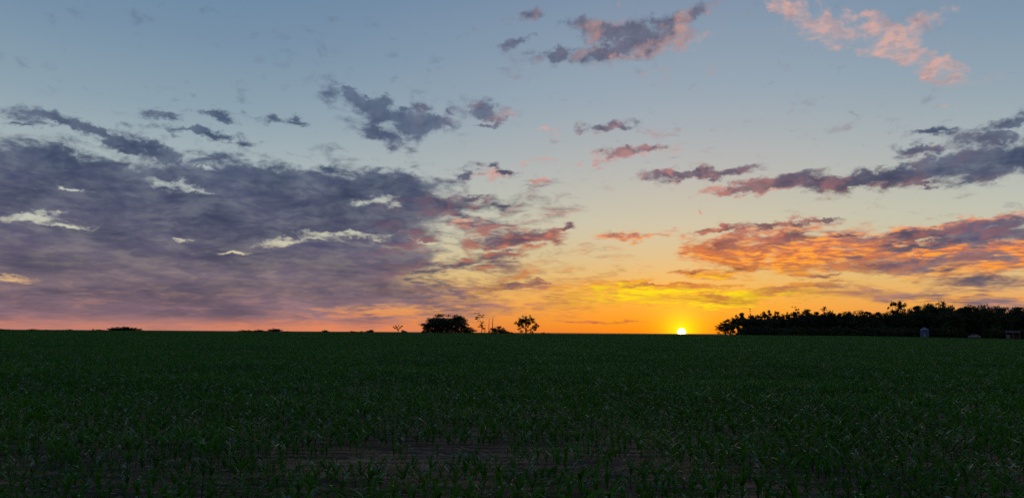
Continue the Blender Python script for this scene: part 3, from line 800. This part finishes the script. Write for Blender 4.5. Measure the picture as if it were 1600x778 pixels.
# the wood on the right
PROFILE = [(1133, 504, 'oak', 26, 'low outermost tree at the left tip of the wood'), (1141, 497, 'oak', 26, 'leaning-looking open tree with trunks showing at the left tip of the wood'), (1153, 490, 'oak', 28, 'first taller rounded tree from the left end of the wood'),
 (1163, 488, 'tall', None, None), (1177, 481, 'wisp', 7, 'thin ragged spike of a tree rising near the left end of the wood'), (1184, 491, 'broad', None, None), (1197, 483.5, 'open', 16, 'flat-headed tree on a bare stem above the left part of the wood'),
 (1204, 494, 'broad', None, None), (1211, 485.5, 'spire', 9, 'narrow pointed tree right after the dip in the wood edge'), (1219, 486, 'tall', None, None), (1230, 486.5, 'spire', 9, 'second narrow pointed tree beyond the dip in the wood edge'), (1239, 490, 'tall', None, None),
 (1248, 478.5, 'wisp', 11, 'little tuft of a treetop standing free above the wood'), (1256, 485, 'broad', None, None), (1266, 481.5, 'tall', 18, 'rounded treetop just right of the free-standing tuft'), (1278, 486, 'tall', None, None),
 (1292, 478.5, 'broad', 30, 'broad dome-shaped treetop in the left half of the wood'), (1308, 488, 'tall', None, None), (1320, 486, 'broad', None, None), (1331, 485, 'tall', None, None), (1341, 483.5, 'broad', None, None), (1351, 486, 'tall', None, None), (1361, 489, 'broad', None, None),
 (1372, 487, 'tall', None, None), (1383, 485.5, 'broad', None, None), (1391, 484, 'tall', None, None), (1402, 469.5, 'open', 20, 'tall open-crowned tree standing well above the middle of the wood'), (1412, 484, 'broad', None, None), (1421, 479, 'oak', 12, 'small airy treetop just right of the tall open-crowned tree'),
 (1431, 484, 'tall', None, None), (1440, 477, 'tall', None, None), (1449, 473, 'broad', None, None), (1462, 469.5, 'broad', 34, 'highest dense treetop of the wood, above the pale grain bin'), (1474, 470.5, 'spire', 16, 'feathery pointed treetop right of the highest one'), (1484, 476, 'broad', None, None), (1496, 480, 'tall', None, None), (1507, 478, 'tall', None, None),
 (1517, 475, 'broad', 26, 'smooth rounded treetop above the pale parked car'), (1530, 474.5, 'oak', 12, 'first airy treetop right of the smooth rounded one'), (1539, 473, 'oak', 16, 'second airy treetop, flatter, right of the first'), (1549, 476, 'broad', None, None), (1559, 475, 'oak', 8, 'thin airy sprig of a treetop near the right edge'),
 (1567, 478, 'broad', None, None), (1579, 480, 'tall', None, None), (1588, 478.5, 'broad', 22, 'low dome of a treetop close to the right edge'), (1600, 474.5, 'broad', 24, 'dark treetop cut by the right edge of the photo'), (1618, 475, 'broad', None, None), (1640, 478, 'tall', None, None), (1665, 477, 'broad', None, None), (1690, 479, 'tall', None, None)]
WG = 'trees along the edge of the dark wood'
ORD = ['first', 'second', 'third', 'fourth', 'fifth', 'sixth']
REF = {1153: 'the first taller rounded tree', 1177: 'the ragged spike', 1197: 'the flat-headed tree', 1211: 'the pointed tree by the dip', 1230: 'the second pointed tree', 1248: 'the free-standing tuft', 1266: 'the rounded top by the tuft', 1292: 'the broad dome',
       1402: 'the tall open-crowned tree', 1421: 'the small airy top', 1462: 'the highest dense top', 1474: 'the feathery pointed top', 1517: 'the smooth rounded top', 1539: 'the flatter airy top', 1559: 'the thin airy sprig', 1588: 'the low dome', 1600: 'the tree cut by the right edge'}
for (x, t_, k, w, lab) in PROFILE:
    if lab: ref, cnt = REF.get(x, None), 0
    else:
        cnt += 1
        lab = 'leafy wood-edge tree, %s right of %s' % (ORD[cnt - 1] if cnt <= 6 else 'a farther', ref) if x < 1610 else 'leafy tree in the dark wood edge, just outside the right edge'
    if ref is None: ref = 'the wood tip'
    d = 316 + (x * 13 % 14)
    plant_tree(k, x, t_, d, lab, w, WG)
px_, py_ = [p[0] for p in PROFILE], [p[1] for p in PROFILE]
def smooth_top(x):                              # the general height of the canopy, without the tops that stick out
    return max(np.interp(x, px_, py_), np.median([np.interp(x + q, px_, py_) for q in range(-24, 25, 6)]))
for row, (d0, step, drop) in enumerate(((332, 15, 3.), (346, 17, 4.5), (360, 19, 6))):
    x = 1172 + row * 6
    while x < 1700:
        plant_tree(random.choice(('broad', 'broad', 'tall')), x, float(smooth_top(x)) + drop + random.uniform(-1.5, 2.5), d0 + random.uniform(-5, 5), 'dark tree %s the wood\'s edge, in its %s part' % (('just behind', 'well behind', 'farthest behind')[row], 'left' if x < 1300 else ('middle' if x < 1440 else 'right')), 26, 'trees deeper in the dark wood')
        x += step * random.uniform(.8, 1.2)
x = 1160
while x < 1700:
    if not (1436 < x < 1455 or 1505 < x < 1537 or 1570 < x < 1596):
        a_ = random.uniform(507, 513)
        plant_tree('shrub', x, a_, 309 + random.uniform(-2, 4), 'low dark bush filling the foot of the wood along the field', random.uniform(16, 24), 'bushes along the foot of the wood')
    x += random.uniform(8, 12)
for x in (1440, 1452, 1508, 1522, 1534, 1574, 1586, 1596):
    plant_tree('shrub', x, random.uniform(505, 509), 322, 'dark bush closing the wood behind the small buildings and car', 20, 'bushes behind the buildings and the car')

# ------------------------------------------------------------------ small things at the foot of the wood
def bm_obj(name, bm, mat, parent, loc=None, smooth=False):
    me = bpy.data.meshes.new(name); bm.to_mesh(me); bm.free(); me.materials.append(mat)
    if smooth: me.polygons.foreach_set('use_smooth', [True] * len(me.polygons))
    return link(name, me, parent, loc)
def box(bm, x0, x1, y0, y1, z0, z1):
    v = [bm.verts.new((x, y, z)) for z in (z0, z1) for (x, y) in ((x0, y0), (x1, y0), (x1, y1), (x0, y1))]
    for f in ((0, 3, 2, 1), (4, 5, 6, 7), (0, 1, 5, 4), (1, 2, 6, 5), (2, 3, 7, 6), (3, 0, 4, 7)): bm.faces.new([v[i] for i in f])
def cone(bm, x, y, z0, z1, r0, r1, seg=24, cap=True):
    bmesh.ops.create_cone(bm, cap_ends=cap, segments=seg, radius1=r0, radius2=r1, depth=z1 - z0, matrix=Matrix.Translation((x, y, (z0 + z1) / 2)))
def place(px, dist):
    a_ = math.radians(azel(px, 525)[0]); x, y = dist * math.sin(a_), dist * math.cos(a_)
    return (x, y, float(land(x, y))), -a_

loc, rz = place(1445, 305)
t = thing('grain_bin', 'small pale blue-grey steel grain bin with cone roof at the foot of the wood', 'grain bin', loc, rz)
for k in range(6):                                # corrugated rings
    bm = bmesh.new(); z = .05 + k * .47
    for q in range(3): cone(bm, 0, 0, z + q * .155, z + q * .155 + .08, 1.38, 1.42, 36, False); cone(bm, 0, 0, z + q * .155 + .08, z + q * .155 + .155, 1.42, 1.38, 36, False)
    bm_obj('wall_ring', bm, M_tin, t)
bm = bmesh.new(); cone(bm, 0, 0, 2.86, 3.62, 1.56, .28, 18); bm_obj('roof', bm, M_tin_roof, t)
bm = bmesh.new(); cone(bm, 0, 0, 3.62, 3.82, .32, .2, 14); bm_obj('roof_cap', bm, M_tin_roof, t)
bm = bmesh.new(); box(bm, -.35, .35, -1.48, -1.4, .35, 1.75); bm_obj('door', bm, M_tin_roof, t)
bm = bmesh.new()
for s_ in (-.18, .18): box(bm, .75 + s_ - .02, .75 + s_ + .02, -1.34, -1.3, .3, 3.)
for k in range(8): box(bm, .57, .93, -1.33, -1.31, .5 + .3 * k, .53 + .3 * k)
bm_obj('ladder', bm, M_tin, t)

loc, rz = place(1522, 307)
t = thing('parked_car', 'small pale parked car half hidden by the crop at the foot of the wood', 'car', (loc[0], loc[1], loc[2] + .25), rz + .15)
prof = [(-1.75, .35), (-1.8, .72), (-1.5, .92), (-1.0, .98), (-.62, 1.38), (.62, 1.42), (1.2, 1.02), (1.72, .9), (1.8, .6), (1.75, .35)]
bm = bmesh.new()
rings = [[bm.verts.new((x, s_ * (.78 if z < 1.05 else .62), z)) for (x, z) in prof] for s_ in (-1, 1)]
n = len(prof)
for i in range(n): bm.faces.new((rings[0][i], rings[0][(i + 1) % n], rings[1][(i + 1) % n], rings[1][i]))
bm.faces.new(rings[0][::-1]); bm.faces.new(rings[1])
bmesh.ops.recalc_face_normals(bm, faces=bm.faces); bm_obj('body', bm, M_paint, t)
for (x0, x1) in ((-.72, -.05), (.05, .78)):
    bm = bmesh.new(); v = [bm.verts.new(p) for p in ((x0 - .1 * (x0 < -.5), -.775, 1.02), (x1 + .12 * (x1 > .5), -.775, 1.02), (x1, -.655, 1.32), (x0 + .12 * (x0 < -.5), -.655, 1.32))]
    bm.faces.new(v); bmesh.ops.solidify(bm, geom=bm.faces[:], thickness=.02); bm_obj('side_window', bm, M_glass, t)
for (x, y) in ((-1.1, -.72), (1.15, -.72), (-1.1, .72), (1.15, .72)):
    w_ = bm_obj('wheel', (lambda b_: (bmesh.ops.create_cone(b_, cap_ends=True, segments=18, radius1=.31, radius2=.31, depth=.2, matrix=Matrix.Rotation(rad(90), 4, 'X')), b_)[1])(bmesh.new()), M_rubber, t, (x, y, .31))
    bm = bmesh.new(); bmesh.ops.create_cone(bm, cap_ends=True, segments=12, radius1=.18, radius2=.18, depth=.22, matrix=Matrix.Rotation(rad(90), 4, 'X')); bm_obj('rim', bm, M_tin, w_)
for s_ in (-.5, .5):
    bm = bmesh.new(); box(bm, -1.82, -1.76, s_ - .14, s_ + .14, .62, .76); bm_obj('headlight', bm, M_rubber, t)

loc, rz = place(1583, 308)
t = thing('open_shed', 'dim low shed with a grey roof on posts under the trees near the right edge', 'shed', (loc[0], loc[1], loc[2] + .1), rz)
bm = bmesh.new(); v = [bm.verts.new(p) for p in ((-2.1, -1.5, 2.3), (2.1, -1.5, 2.3), (2.1, 0, 3.), (-2.1, 0, 3.), (-2.1, 1.5, 2.3), (2.1, 1.5, 2.3))]
bm.faces.new((v[0], v[1], v[2], v[3])); bm.faces.new((v[3], v[2], v[5], v[4])); bmesh.ops.solidify(bm, geom=bm.faces[:], thickness=.08); bm_obj('roof', bm, M_wood, t)
bm = bmesh.new(); box(bm, -1.9, 1.9, 1.3, 1.4, 0, 2.28); bm_obj('back_wall', bm, M_red_boards, t)
bm = bmesh.new(); box(bm, -1.9, -.9, -1.35, -1.25, 0, 1.6); bm_obj('front_wall', bm, M_wood, t)
for (x, y) in ((-1.95, -1.35), (0, -1.35), (1.95, -1.35), (-1.95, 1.2), (1.95, 1.2)):
    bm = bmesh.new(); box(bm, x - .06, x + .06, y - .06, y + .06, -.2, 2.3); bm_obj('post', bm, M_wood, t)
